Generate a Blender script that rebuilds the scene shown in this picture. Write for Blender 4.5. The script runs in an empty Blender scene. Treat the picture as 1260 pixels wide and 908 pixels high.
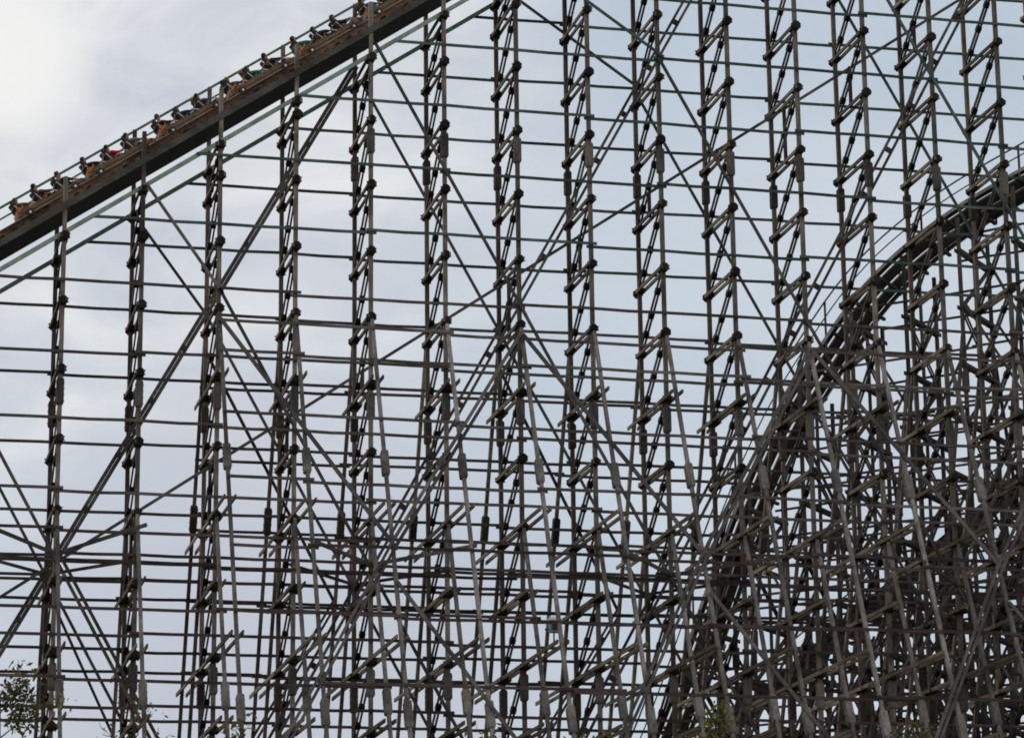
import bpy, math, random
from mathutils import Vector, Matrix, noise
random.seed(7)
R_ = random.Random(11)
sc = bpy.context.scene
COL = sc.collection

# ------------------------------------------------------------------ layout
S = 3.05                # bent spacing (m)
HL = 2.7627             # height of one storey of the trestle (m)
WD = 1.1454             # depth between the two main posts, in bents
Z0 = 31.366             # height of storey line 0 above the ground
SLOPE = 0.755           # storeys the lift track climbs per bent


def W(i, y, k):
    return Vector((S * i, S * y, Z0 + HL * k))


def ground_z(x, y):
    return 0.0


# ------------------------------------------------------------------ materials
def new_mat(name):
    m = bpy.data.materials.new(name)
    m.use_nodes = True
    nt = m.node_tree
    for n in list(nt.nodes):
        nt.nodes.remove(n)
    out = nt.nodes.new('ShaderNodeOutputMaterial')
    b = nt.nodes.new('ShaderNodeBsdfPrincipled')
    nt.links.new(b.outputs[0], out.inputs[0])
    return m, nt, b


def wood(name, c1, c2, rough=0.85, scale=(6, 6, 1.2), rnd=0.35, stain=0.5):
    """weathered timber: streaky grain, stains and a tone that differs from piece to piece"""
    m, nt, b = new_mat(name)
    L = nt.links.new
    geo = nt.nodes.new('ShaderNodeNewGeometry')
    mp = nt.nodes.new('ShaderNodeMapping')
    mp.inputs['Scale'].default_value = scale
    L(geo.outputs['Position'], mp.inputs['Vector'])
    n1 = nt.nodes.new('ShaderNodeTexNoise')
    n1.inputs['Scale'].default_value = 1.6
    n1.inputs['Detail'].default_value = 8
    n1.inputs['Roughness'].default_value = 0.7
    L(mp.outputs[0], n1.inputs['Vector'])
    n2 = nt.nodes.new('ShaderNodeTexNoise')
    n2.inputs['Scale'].default_value = 0.55
    n2.inputs['Detail'].default_value = 4
    L(geo.outputs['Position'], n2.inputs['Vector'])
    oi = nt.nodes.new('ShaderNodeObjectInfo')
    r1 = nt.nodes.new('ShaderNodeValToRGB')
    r1.color_ramp.elements[0].position = 0.3
    r1.color_ramp.elements[1].position = 0.72
    r1.color_ramp.elements[0].color = (*c1, 1)
    r1.color_ramp.elements[1].color = (*c2, 1)
    L(n1.outputs['Fac'], r1.inputs['Fac'])
    # piece to piece
    mr = nt.nodes.new('ShaderNodeValToRGB')
    cr = mr.color_ramp
    cr.elements.new(.45); cr.elements.new(.88)
    for e_, (p_, g_) in zip(cr.elements, ((0, 1 - rnd * 1.2), (.45, 1.0), (.88, 1 + rnd * .8), (1, 1 + rnd * 2.0))):
        e_.position = p_
        e_.color = (g_, g_, g_, 1)
    L(oi.outputs['Random'], mr.inputs['Fac'])
    ms = nt.nodes.new('ShaderNodeMapRange')
    ms.inputs['From Min'].default_value = 0.35
    ms.inputs['From Max'].default_value = 0.65
    ms.inputs['To Min'].default_value = 1 - stain
    ms.inputs['To Max'].default_value = 1.0 + 0.2 * stain
    L(n2.outputs['Fac'], ms.inputs['Value'])
    mu = nt.nodes.new('ShaderNodeMath')
    mu.operation = 'MULTIPLY'
    L(mr.outputs[0], mu.inputs[0])
    L(ms.outputs[0], mu.inputs[1])
    vm = nt.nodes.new('ShaderNodeVectorMath')
    vm.operation = 'SCALE'
    L(r1.outputs[0], vm.inputs[0])
    L(mu.outputs[0], vm.inputs['Scale'])
    L(vm.outputs[0], b.inputs['Base Color'])
    b.inputs['Roughness'].default_value = rough
    b.inputs['Specular IOR Level'].default_value = 0.25
    bp = nt.nodes.new('ShaderNodeBump')
    bp.inputs['Strength'].default_value = 0.35
    bp.inputs['Distance'].default_value = 0.02
    L(n1.outputs['Fac'], bp.inputs['Height'])
    L(bp.outputs[0], b.inputs['Normal'])
    return m


def plain(name, col, rough=0.6, metal=0.0, var=0.25, scale=3.0):
    m, nt, b = new_mat(name)
    L = nt.links.new
    geo = nt.nodes.new('ShaderNodeNewGeometry')
    n = nt.nodes.new('ShaderNodeTexNoise')
    n.inputs['Scale'].default_value = scale
    n.inputs['Detail'].default_value = 5
    L(geo.outputs['Position'], n.inputs['Vector'])
    mr = nt.nodes.new('ShaderNodeMapRange')
    mr.inputs['From Min'].default_value = 0.3
    mr.inputs['From Max'].default_value = 0.7
    mr.inputs['To Min'].default_value = 1 - var
    mr.inputs['To Max'].default_value = 1 + var
    L(n.outputs['Fac'], mr.inputs['Value'])
    vm = nt.nodes.new('ShaderNodeVectorMath')
    vm.operation = 'SCALE'
    vm.inputs[0].default_value = col
    L(mr.outputs[0], vm.inputs['Scale'])
    L(vm.outputs[0], b.inputs['Base Color'])
    b.inputs['Roughness'].default_value = rough
    b.inputs['Metallic'].default_value = metal
    return m


M = {}
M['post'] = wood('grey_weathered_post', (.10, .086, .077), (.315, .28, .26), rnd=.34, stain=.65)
M['post_far'] = wood('fringe_brown_weathered_post', (.07, .052, .045), (.215, .175, .155), rnd=.34, stain=.6)  # weathered timber; the browner tone carries purple lens fringing in its colour
M['raker'] = wood('silvered_raker', (.115, .108, .108), (.30, .288, .288), rnd=.28, stain=.6)
M['beam'] = wood('brown_beam', (.075, .06, .046), (.29, .24, .185), rnd=.35, scale=(4, 1.2, 4))
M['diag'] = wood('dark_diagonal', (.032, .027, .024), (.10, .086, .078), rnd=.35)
M['block'] = wood('dark_block', (.010, .008, .007), (.030, .025, .023), rnd=.35)  # near-black timber for blocks and some cross ties
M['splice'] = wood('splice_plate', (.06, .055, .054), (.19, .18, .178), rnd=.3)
M['girt'] = wood('grey_girt', (.062, .055, .055), (.17, .155, .155), rnd=.3, scale=(1.2, 5, 5))
M['girt_low'] = wood('fringe_red_girt', (.046, .033, .035), (.125, .095, .1), rnd=.3, scale=(1.2, 5, 5))  # reddish tone puts the purple lens fringing of low rails into the colour
M['girt_high'] = wood('fringe_teal_girt', (.045, .078, .073), (.125, .19, .178), rnd=.3, scale=(1.2, 5, 5))  # teal is lens fringing of the upper rails, painted into the wood
M['brace'] = wood('grey_brace', (.058, .054, .054), (.165, .157, .157), rnd=.3, scale=(2, 4, 2))
M['brace_high'] = wood('fringe_teal_brace', (.055, .09, .09), (.165, .225, .225), rnd=.2, scale=(2, 4, 2))  # teal tint of high braces imitates lens fringing by colour
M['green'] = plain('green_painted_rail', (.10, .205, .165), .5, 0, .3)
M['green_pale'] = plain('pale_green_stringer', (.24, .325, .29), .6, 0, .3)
M['ledger'] = wood('rust_brown_ledger', (.075, .04, .028), (.34, .195, .13), rnd=.2, stain=.8, scale=(1.5, 5, 5))
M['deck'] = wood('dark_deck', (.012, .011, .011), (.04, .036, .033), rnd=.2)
M['fascia'] = wood('grey_fascia', (.06, .058, .056), (.15, .145, .14), rnd=.2, scale=(1.2, 5, 5))
M['rail'] = plain('worn_steel_rail', (.3, .27, .24), .35, .9)
M['car'] = plain('brown_car_body', (.12, .062, .042), .5, 0, .4, 5)
M['gold'] = plain('gold_trim', (.30, .11, .025), .35, .2, .7, 16)
M['ochre'] = plain('ochre_panel', (.16, .095, .035), .5, 0, .5, 8)
M['black'] = plain('black_metal', (.02, .02, .022), .45, .3)
M['chrome'] = plain('pale_bar', (.6, .58, .55), .3, .8)
M['pad'] = plain('black_padding', (.025, .024, .026), .7)
M['skin'] = plain('skin', (.30, .175, .125), .6, 0, .06)
M['d_post'] = wood('far_post', (.045, .04, .038), (.13, .115, .108), rnd=.35)
M['d_ledge'] = wood('sky_gap_kerb', (.26, .255, .25), (.5, .5, .5), rnd=.15)  # pale colour stands in for bright sky seen through slits beside the walkway
M['box'] = plain('blue_grey_enclosure', (.16, .22, .33), .4, .1, .1)
M['white'] = plain('pale_hood', (.75, .75, .74), .5, 0, .08)

# ------------------------------------------------------------------ mesh helper


class MB:
    def __init__(s):
        s.v = []
        s.f = []

    def bar(s, p, q, a, b, side=(1, 0, 0), rot=None):
        p = Vector(p); q = Vector(q)
        ax = (q - p)
        if ax.length < 1e-5:
            return s
        ax.normalize()
        u = Vector(side)
        u = u - ax * u.dot(ax)
        if u.length < 1e-3:
            u = ax.orthogonal()
        u.normalize()
        v = ax.cross(u)
        u = u * a / 2
        v = v * b / 2
        n = len(s.v)
        for c in (p, q):
            s.v += [c - u - v, c + u - v, c + u + v, c - u + v]
        s.f += [(n, n + 3, n + 2, n + 1), (n + 4, n + 5, n + 6, n + 7)]
        for j in range(4):
            k = (j + 1) % 4
            s.f.append((n + j, n + k, n + 4 + k, n + 4 + j))
        return s

    def box(s, c, size):
        c = Vector(c)
        d = Vector((0, 0, size[2] / 2))
        return s.bar(c - d, c + d, size[0], size[1])

    def loft(s, pts, a, b, side=(0, 1, 0), n=4, r=None):
        """a continuous bar (n=4) or round tube (n>4) along a polyline"""
        pts = [Vector(p) for p in pts]
        base = len(s.v)
        N = n
        for j, p in enumerate(pts):
            t = (pts[min(j + 1, len(pts) - 1)] - pts[max(j - 1, 0)]).normalized()
            u = Vector(side)
            u = (u - t * u.dot(t))
            if u.length < 1e-3:
                u = t.orthogonal()
            u.normalize()
            v = t.cross(u)
            if N == 4 and r is None:
                for su, sv in ((-1, -1), (1, -1), (1, 1), (-1, 1)):
                    s.v.append(p + u * a / 2 * su + v * b / 2 * sv)
            else:
                rr = r[j] if isinstance(r, (list, tuple)) else (r or a / 2)
                for q in range(N):
                    an = 2 * math.pi * q / N
                    s.v.append(p + u * rr * math.cos(an) + v * rr * math.sin(an))
        for j in range(len(pts) - 1):
            for q in range(N):
                q2 = (q + 1) % N
                s.f.append((base + j * N + q, base + j * N + q2, base + (j + 1) * N + q2, base + (j + 1) * N + q))
        s.f.append(tuple(base + q for q in reversed(range(N))))
        e = base + (len(pts) - 1) * N
        s.f.append(tuple(e + q for q in range(N)))
        return s

    def lathe(s, p, q, prof, n=10):
        """round solid along p->q, prof = [(t, radius)]"""
        p = Vector(p); q = Vector(q)
        pts = [p.lerp(q, t) for t, _ in prof]
        return s.loft(pts, 0, 0, n=n, r=[x for _, x in prof], side=(p - q).orthogonal())

    def build(s, name, mat, parent=None, smooth=False):
        off = Vector((0, 0, 0))
        if parent is not None:
            off = s_abs(parent)
        me = bpy.data.meshes.new(name)
        me.from_pydata([tuple(Vector(v) - off) for v in s.v], [], s.f)
        me.materials.append(mat)
        if smooth:
            for p in me.polygons:
                p.use_smooth = True
        o = bpy.data.objects.new(name, me)
        COL.objects.link(o)
        if parent is not None:
            o.parent = parent
        return o


def s_abs(o):
    v = Vector(o.location)
    p = o.parent
    while p is not None:
        v = v + p.location
        p = p.parent
    return v


def tag(o, label=None, cat=None, group=None, kind=None):
    if label: o['label'] = label
    if cat: o['category'] = cat
    if group: o['group'] = group
    if kind: o['kind'] = kind
    return o


def thing(name, loc, label, cat, group=None):
    o = bpy.data.objects.new(name, None)
    o.empty_display_size = .3
    COL.objects.link(o)
    o.location = loc
    return tag(o, label, cat, group)


def nth(n):
    w = ['first', 'second', 'third', 'fourth', 'fifth', 'sixth', 'seventh', 'eighth', 'ninth', 'tenth', 'eleventh',
         'twelfth', 'thirteenth', 'fourteenth', 'fifteenth', 'sixteenth', 'seventeenth', 'eighteenth', 'nineteenth', 'twentieth']
    return w[n]


def jit(a):
    return R_.uniform(-a, a)


# ------------------------------------------------------------------ profile of the lift structure
def y_nr(k): return -.372 * (1 - k)          # outer near raker
def y_fr(k): return WD + .36 * (1 - k)        # outer far raker
def y_nr2(k): return -.372 * (-2 - k)         # inner near raker
def y_fr2(k): return WD + .36 * (-2 - k)
def k_str(i): return 2.01 + SLOPE * i         # stringer under the track


K_GROUND = -Z0 / HL
KTOP = 9.3
KMIN = -6


def make_bent(i, label):
    root = thing('trestle_bent', W(i, WD / 2, K_GROUND), label, 'trestle bent', 'timber trestle bents of the lift hill')
    top = k_str(i)
    has_nr = i >= 2
    kn = min(2.84 + SLOPE * i, KTOP)
    kf = min(3.30 + SLOPE * i, KTOP)
    PW = .165
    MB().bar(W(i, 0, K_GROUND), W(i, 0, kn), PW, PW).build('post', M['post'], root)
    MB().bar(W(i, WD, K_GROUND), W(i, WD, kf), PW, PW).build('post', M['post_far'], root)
    # battered legs
    def leg(y0, yf, k0, mat):
        MB().bar(W(i, yf(k0), k0 + .05), W(i, yf(K_GROUND), K_GROUND), .142, .15).build('raker', mat, root)
    if has_nr:
        leg(0, lambda k: y_nr(k) - (.05 if k < .9 else .04), .95, M['raker'])
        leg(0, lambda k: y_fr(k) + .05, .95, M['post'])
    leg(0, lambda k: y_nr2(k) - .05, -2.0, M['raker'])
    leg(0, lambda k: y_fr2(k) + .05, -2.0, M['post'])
    # cross beams
    levels = [k for k in range(KMIN, 10) if k < min(top - .25, KTOP - .2)]
    if top < KTOP - .3:
        levels.append(top - .06)
    for k in levels:
        ya, yb = -.1, WD + .1
        m = MB()
        for sx in (-1, 1):
            dx = sx * (.0825 + .052) / S
            dz = jit(.006)
            m.bar(W(i + dx, ya + jit(.012), k + dz), W(i + dx, yb + jit(.012), k + dz), .065, .155)
        bm_ = m.build('cross_beam', M['beam'], root)
        for yy in (0, WD):
            s_ = -1 if yy == 0 else 1
            c = W(i, yy, k) + Vector((jit(.02), s_ * .19, jit(.02)))
            m = MB()
            hy = Vector((0, .11 + jit(.02), 0))
            rb = .195 + jit(.018)
            m.loft([c - hy * 1.15, c - hy * .8, c + hy * .8, c + hy * 1.15], 0, 0, n=8, r=[rb * .72, rb, rb, rb * .72], side=(math.cos(.39), 0, math.sin(.39)))
            for bz in (-.07, .08):
                m.bar(c + Vector((-.215, jit(.04), bz)), c + Vector((.215, jit(.04), bz)), .035, .035, side=(0, 0, 1))
            m.build('bearing_block', M['block'], root)
            MB().box(W(i, yy, k) + Vector((0, -s_ * .24, -.01)), (.2, .3, .2)).build('packing_block', M['block'], bm_)
        # extensions of the beam out to the sloping legs
        e = None
        if isinstance(k, int) and k <= 0:
            if k % 2 == 0 and has_nr:
                e = (y_nr(k) - .14, y_fr(k) + .14)
            elif k < -2:
                e = (y_nr2(k) - .12, y_fr2(k) + .12)
        if e:
            for y0, y1 in ((.16, e[0]), (WD - .16, e[1])):
                m = MB()
                for sx in (-1, 1):
                    dx = sx * (.0825 + .122) / S
                    m.bar(W(i + dx, y0, k + jit(.005) - .012), W(i + dx, y1 + jit(.02), k - .012), .062, .15)
                m.build('outrigger_beam', M['beam'], root)
    # in-bent diagonals: two planks with spacers, from the near post down to the far post
    ks = [k for k in range(KMIN, 10) if k <= min(top - .2, KTOP - .2)]
    pairs = [(k, k - 1) for k in ks]
    if top < KTOP - .3 and ks and top - ks[-1] > .5:
        pairs.append((top - .1, ks[-1]))
    for ka, kb in pairs:
        p = W(i, .03, ka - .06); q = W(i, WD - .03, kb + .06)
        m = MB()
        for sx in (-1, 1):
            d = Vector((sx * .066, 0, 0))
            m.bar(p + d, q + d, .058, .13)
        d = m.build('diagonal_brace', M['diag'], root)
        for t in (.22, .52, .8):
            c = p.lerp(q, t + jit(.02))
            ax = (q - p).normalized() * .13
            MB().bar(c - ax, c + ax, .225, .19).build('spacer_block', M['block'], d)
    # splices
    def splice(yf, kc, mat, nm='splice_plate'):
        a = W(i, yf(kc + .19), kc + .19); b = W(i, yf(kc - .19), kc - .19)
        ax = (b - a)
        m = MB()
        w = .285
        m.loft([a, a + ax * .06, a + ax * .94, b], w, w, side=(1, 0, 0))
        # taper the ends
        for e in (0, 3):
            cc = (a, None, None, b)[e]
            for j in range(4):
                m.v[e * 4 + j] = cc + (m.v[e * 4 + j] - cc) * .78
        for t in (.15, .38, .62, .85):
            c = a + ax * t
            m.bar(c - Vector((.18, 0, 0)), c + Vector((.18, 0, 0)), .03, .03, side=(0, 0, 1))
        m.build(nm, mat, root)
    for kc in (4, 0, -4, 8):
        if kc < top - .4 and kc < 9:
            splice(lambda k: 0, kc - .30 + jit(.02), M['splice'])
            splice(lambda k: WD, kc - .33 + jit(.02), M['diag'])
    if has_nr:
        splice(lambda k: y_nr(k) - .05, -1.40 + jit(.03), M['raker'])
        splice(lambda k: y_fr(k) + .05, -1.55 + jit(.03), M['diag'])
        splice(lambda k: y_nr(k) - .05, -5.1 + jit(.03), M['raker'])
    splice(lambda k: y_nr2(k) - .05, -4.7 + jit(.03), M['raker'])
    # struts in the middle plane where the long shallow brace crosses
    kb = -2.65 + SLOPE * i
    if i >= 1 and kb < 8:
        fl = math.floor(kb)
        if kb - fl < .12: fl -= 1
        MB().bar(W(i, WD / 2, fl), W(i, WD / 2, kb + .02), .13, .13).build('strut', M['diag'], root)
    return root


place = ['leftmost of the row, under the lowest riders'] + [None] * 13
bent_labels = {
    0: 'timber trestle bent at the far left, standing in the left brace hub',
    1: 'second timber trestle bent from the left, narrow and seen almost edge on',
    2: 'third timber trestle bent from the left, at the left upper crossing of braces',
    3: 'fourth timber trestle bent from the left, topped by the climbing track',
    4: 'fifth timber trestle bent from the left, rising from the second brace hub to the track',
    5: 'sixth timber trestle bent from the left, first one to run out through the top edge',
    6: 'seventh timber trestle bent from the left, at the middle upper crossing of braces',
    7: 'eighth timber trestle bent from the left, just right of the middle of the frame',
    8: 'ninth timber trestle bent from the left, standing over the third brace hub',
    9: 'tenth timber trestle bent from the left, beside the lower end of the plunging track',
    10: 'fifth timber trestle bent from the right end, with a brace crossing in front of it',
    11: 'fourth timber trestle bent from the right end, crossed by the plunging track behind it',
    12: 'third timber trestle bent from the right end, in front of the upper plunging track',
    13: 'second timber trestle bent from the right end, cut by the right edge of the frame',
    -1: 'timber trestle bent just past the left edge, before the leftmost full one',
    14: 'last timber trestle bent on the right, only its legs reach into the frame',
}
for i in range(-1, 15):
    make_bent(i, bent_labels[i])

# ------------------------------------------------------------------ horizontal girts
G_N = 'horizontal rails along the near posts'
GR = {}


def girt_row(name_where, group, yf, k, i0, i1, idx, off, mat=None, hgt=.115):
    """one long horizontal rail made of lapped boards"""
    if mat is None:
        mat = M['girt_high'] if k > 1.6 else (M['girt'] if k > -2 else M['girt_low'])
    lab = '%s horizontal rail from the top %s' % (nth(idx), name_where)
    root = thing('girt_rail', W(i0, yf(k), k) + Vector((0, off, 0)), lab, 'rail', group)
    x = i0
    step = R_.choice([2, 3, 4])
    flip = R_.choice([0, 1])
    while x < i1 - .01:
        x2 = min(math.floor(x + 1e-3) + step, i1)
        if i1 - x2 < .9: x2 = i1
        dz = (.05 if flip else -.05) + jit(.012)
        a = x - (.07 if x > i0 else 0); b = x2 + .07
        pts = []
        n = max(2, int((b - a) * 2) + 1)
        for j in range(n):
            xx = a + (b - a) * j / (n - 1)
            sag = -.022 * math.sin(math.pi * (xx % 1.0)) + jit(.012)
            pts.append(W(xx, yf(k), k) + Vector((0, off + (.03 if flip else -.03) * (1 if off > 0 else -1), dz + sag)))
        MB().loft(pts, .055, hgt, side=(0, 1, 0)).build('rail_board', mat, root)
        flip = 1 - flip
        x = x2
        step = R_.choice([3, 4, 4])
    return root


IL, IR = -1.35, 14.4
ii = 0
for n in range(8, -7, -1):
    k = n + .29
    i0 = max(IL, (k - 2.01) / SLOPE - .02)
    if i0 > 12.5: continue
    girt_row('along the near main posts', G_N, lambda k: 0, k, i0, IR, ii, -.12)
    girt_row('along the far main posts', 'horizontal rails along the far posts', lambda k: WD, k, i0, IR, ii, .12)
    ii += 1
for ii, k in enumerate((.78, .29, -.71, -1.71, -2.71, -3.71, -4.71, -5.71)):
    girt_row('along the near sloping legs', 'horizontal rails along the near sloping legs', y_nr, k, 1.97, IR, ii, -.27,
             mat=M['girt'] if k > -2 else M['girt_low'])
for ii, k in enumerate((.29, -.71, -1.71, -2.71, -3.71, -4.71, -5.71)):
    girt_row('along the far sloping legs', 'horizontal rails along the far sloping legs', y_fr, k, 1.97, IR, ii, .27)
for ii, k in enumerate((-2.30, -3.45, -4.5, -5.5)):
    girt_row('along the inner near legs', 'horizontal rails along the inner near legs', y_nr2, k, IL, IR, ii, -.27)
for ii, k in enumerate((-2.9, -3.9, -4.9, -5.9)):
    girt_row('along the inner far legs', 'horizontal rails along the inner far legs', y_fr2, k, IL, IR, ii, .27)
for ii, (yy, off, k, w) in enumerate(((0, -.19, -2.62, 'on the near posts'), (WD / 2, .0, -2.60, 'on the middle line'), (WD, .19, -2.66, 'on the far posts'))):
    r = girt_row('x', 'heavy rails joining the brace hubs', lambda k, yy=yy: yy, k, IL, IR, 0, off, mat=M['girt_low'], hgt=.115)
    r['label'] = 'heavy horizontal rail through the brace hubs ' + w

# ------------------------------------------------------------------ long braces
def brace(label, group, a, b, ya, yb, w=.115, double=0, mat=None, dy=0, name='long_brace', lap=2.0):
    """a, b = (bent, storey); ya, yb = depth at the two ends; built of lapped lengths"""
    pa = W(a[0], ya, a[1]) + Vector((0, dy, 0)); pb = W(b[0], yb, b[1]) + Vector((0, dy, 0))
    o = thing(name, pa, label, 'brace', group)
    if mat is None:
        mat = M['brace_high'] if (a[1] + b[1]) / 2 > 2.4 else M['brace']
    offs = (-double / 2, double / 2) if double else (0,)
    n = max(1, int(round(abs(b[0] - a[0]) / lap)))
    ax = (pb - pa).normalized()
    perp = ax.cross(Vector((0, 1, 0))).normalized()
    for od in offs:
        for j in range(n):
            p = pa.lerp(pb, j / n) + perp * od - ax * (.25 if j else 0)
            q = pa.lerp(pb, (j + 1) / n) + perp * od + ax * .25
            e = Vector((0, (.02 if j % 2 else -.02), 0))
            MB().bar(p + e, q + e, w, .07, side=perp).build('brace_board', mat, o)
    if double:
        L = (pb - pa).length
        m_ = int(L / 2.4)
        for j in range(m_):
            c = pa.lerp(pb, (j + .5) / m_)
            MB().bar(c - ax * .12, c + ax * .12, double + w * .6, .05, side=perp).build('spacer_block', M['diag'], o)
    return o


hubname = {0: 'far left', 4: 'second', 8: 'third', 12: 'rightmost'}
GA = 'long falling braces on the near posts'
GB = 'long falling braces on the far posts'
for (hub, a, b) in ((-4, (-1.0, -.7), (2, -6.7)), (0, (2, 1.3), (6, -6.7)), (4, (4.06, 5.18), (10, -6.7)), (8, (8, 5.3), (14, -6.7)), (12, (11.0, 7.3), (15, -.7))):
    nm = {-4: 'lowest, at the far left hub', 0: 'left crossing to second hub', 4: 'from the track to the third hub',
          8: 'upper middle to rightmost hub', 12: 'at the upper right edge'}[hub]
    brace('grey brace falling right on the near posts, ' + nm, GA, a, b, 0, 0, .125, dy=-.16)
    brace('thinner brace falling right on the far posts, ' + nm, GB, a if hub != 4 else (4.1, 5.1), b, WD, WD, .115, dy=.16)
# the two short ones under the low end of the track
brace('short brace from second bent top down to the left crossing, near side', 'short braces near the low track', (1.03, 2.80), (2, 1.3), 0, 0, .12, dy=-.16)
brace('short brace from second bent top down to the left crossing, far side', 'short braces near the low track', (1.05, 2.72), (2, 1.3), WD, WD, .11, dy=.16)
for (hub, a, b) in ((0, (-1.4, -5.45), (3.86, 5.0)), (4, (2, -6.7), (10.2, 9.7)), (8, (6, -6.7), (14, 9.3)), (12, (10, -6.7), (15, 3.3))):
    nm = {0: 'from the far left hub to the track', 4: 'from the second hub to the top middle', 8: 'from the third hub up to the top right', 12: 'from the rightmost hub'}[hub]
    brace('double brace climbing steeply right, ' + nm, 'double braces climbing through the middle line', a, b, WD / 2, WD / 2, {0: .15, 4: .115, 8: .115, 12: .115}[hub], double={0: .16, 4: .26, 8: .33, 12: .34}[hub])
brace('single long shallow brace climbing from the far left hub to the top right', None, (-1.3, -2.65 - .98), (13.2, -2.65 + SLOPE * 13.2), WD / 2, WD / 2, .12, dy=.09, lap=4)
# shallow pair mirrored at the upper hub
brace('shallow brace falling right from the top middle to the ninth bent, near side', 'shallow braces at the top', (6.3, 5.37 + 1.7 * SLOPE), (8, 5.37), 0, 0, .115, dy=-.19)
brace('shallow brace falling right from the top middle to the ninth bent, far side', 'shallow braces at the top', (6.3, 5.39 + 1.7 * SLOPE), (8, 5.39), WD, WD, .115, dy=.19)
# braces lying on the sloping legs
for hub in (2, 6, 10, 14):
    nm = {2: 'left', 6: 'middle', 10: 'right', 14: 'cut-off'}[hub]
    if hub < 14:
        brace('thick brace on the near sloping legs falling right from the %s crossing' % nm, 'braces lying on the near sloping legs', (hub, .82), (hub + 2, -2.65), y_nr(.82), y_nr(-2.65), .155, dy=-.33)
        brace('dark brace on the far sloping legs falling right from the %s crossing' % nm, 'braces lying on the far sloping legs', (hub, .82), (hub + 2, -2.65), y_fr(.82), y_fr(-2.65), .125, dy=.33)
        brace('lower brace on near sloping legs falling right under the hub right of the %s crossing' % nm, 'lower braces on the near sloping legs', (hub + 2, -3.2), (hub + 4, -6.7), y_nr(-3.2), y_nr(-6.7), .14, dy=-.33)
    if hub > 2:
        brace('thick double brace on the near sloping legs falling left from the %s crossing' % nm, 'double braces falling left on the sloping legs', (hub, .82), (hub - 2, -2.65), y_nr(.82), y_nr(-2.65), .135, double=.2, dy=-.36)
        brace('dark double brace on the far sloping legs falling left from the %s crossing' % nm, 'double far braces falling left', (hub - 2, -2.65), (hub - 4, -6.7), y_fr(-2.65), y_fr(-6.7), .10, double=.18, dy=.33)
        brace('lower double brace falling left below the %s crossing towards the ground' % nm, 'lower double braces falling left', (hub - 2, -2.65), (hub - 4, -6.5), y_nr(-2.65), y_nr(-6.5), .11, double=.19, dy=-.36)
brace('lower brace on the near posts falling right from under the far left hub', 'lower braces at the far left hub', (0, -2.55), (2.2, -6.9), 0, 0, .125, dy=-.22)
brace('lower dark brace on the far legs falling right from under the far left hub', 'lower braces at the far left hub', (0, -2.35), (2, -6.4), y_fr(-2.35), y_fr(-6.4), .11, dy=.3)
# flat braces at the hubs, seen from below
for hub in (0, 4, 8, 12):
    nm = hubname[hub]
    for sg, w_ in ((1, 'right'), (-1, 'left')):
        if hub == 12 and sg == 1: pass
        ye, ke = (-.30, -2.26) if hub == 0 else (-1.4, -2.62)
        brace('thick flat brace reaching forward and %s from the %s hub' % (w_, nm), 'flat braces reaching forward at the hubs', (hub, -2.62), (hub + sg * (1.02 if hub == 0 else 1), ke), -.02, ye, .15, lap=9)
        brace('flat brace crossing back to the far post, %s of the %s hub' % (w_, nm), 'flat braces crossing under the hubs', (hub, -2.66), (hub + sg, -2.66), WD + .02, .02, .12, lap=9)

# ------------------------------------------------------------------ lift track
def kt(i, rel): return rel + SLOPE * i


TI0, TI1 = -1.6, 7.6
DIR = (W(1, 0, SLOPE) - W(0, 0, 0)).normalized()
NRM = DIR.cross(Vector((0, -1, 0))).normalized()
if NRM.z < 0: NRM = -NRM
TH = math.atan2(DIR.z, DIR.x)
tr = thing('lift_track', W(TI0, WD / 2, kt(TI0, 2.3)), 'brown timber lift track with dark underside climbing across the top left corner', 'coaster track')


def along(rel, y, i0=TI0, i1=TI1, n=2):
    return [W(i0 + (i1 - i0) * j / (n - 1), y, kt(i0 + (i1 - i0) * j / (n - 1), rel)) for j in range(n)]


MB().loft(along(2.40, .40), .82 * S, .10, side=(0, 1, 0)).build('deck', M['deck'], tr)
MB().loft(along(2.40, -.035), .05, .26, side=(0, 1, 0)).build('fascia_board', M['fascia'], tr)
MB().loft(along(2.42, .83), .05, .22, side=(0, 1, 0)).build('fascia_board', M['fascia'], tr)
YC = .50
for y in (YC - .19, YC + .19):
    m = MB()
    m.loft(along(2.585, y), .16, .36, side=(0, 1, 0))
    lg = m.build('rail_ledger', M['ledger'], tr)
    MB().loft(along(2.66, y), .22, .05, side=(0, 1, 0)).build('rail_plate', M['ledger'], lg)
    MB().loft(along(2.685, y), .10, .02, side=(0, 1, 0)).build('running_rail', M['rail'], lg)
ties = []
x = TI0 + .05
while x < TI1:
    c = W(x, 0, kt(x, 2.475))
    MB().bar(c + Vector((0, .0, 0)), c + Vector((0, .8 * S, 0)), .17, .15, side=DIR).build('cross_tie', M['girt' if R_.random() < .55 else 'block'], tr)
    x += .155
# chain trough
MB().loft(along(2.56, YC), .3, .12, side=(0, 1, 0)).build('chain_trough', M['black'], tr)
for y, w_ in ((-.02, 'near'), (WD + .04, 'far')):
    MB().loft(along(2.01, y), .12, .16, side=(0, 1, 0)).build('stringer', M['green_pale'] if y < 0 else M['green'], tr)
MB().loft(along(3.30, WD + .03), .075, .10, n=8, r=.055).build('handrail', M['green'], tr)
MB().loft(along(3.12, WD + .03), .075, .10, n=8, r=.04).build('handrail', M['green'], tr)
# ------------------------------------------------------------------ train
ROT = Matrix.Rotation(-TH, 4, 'Y')


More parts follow.
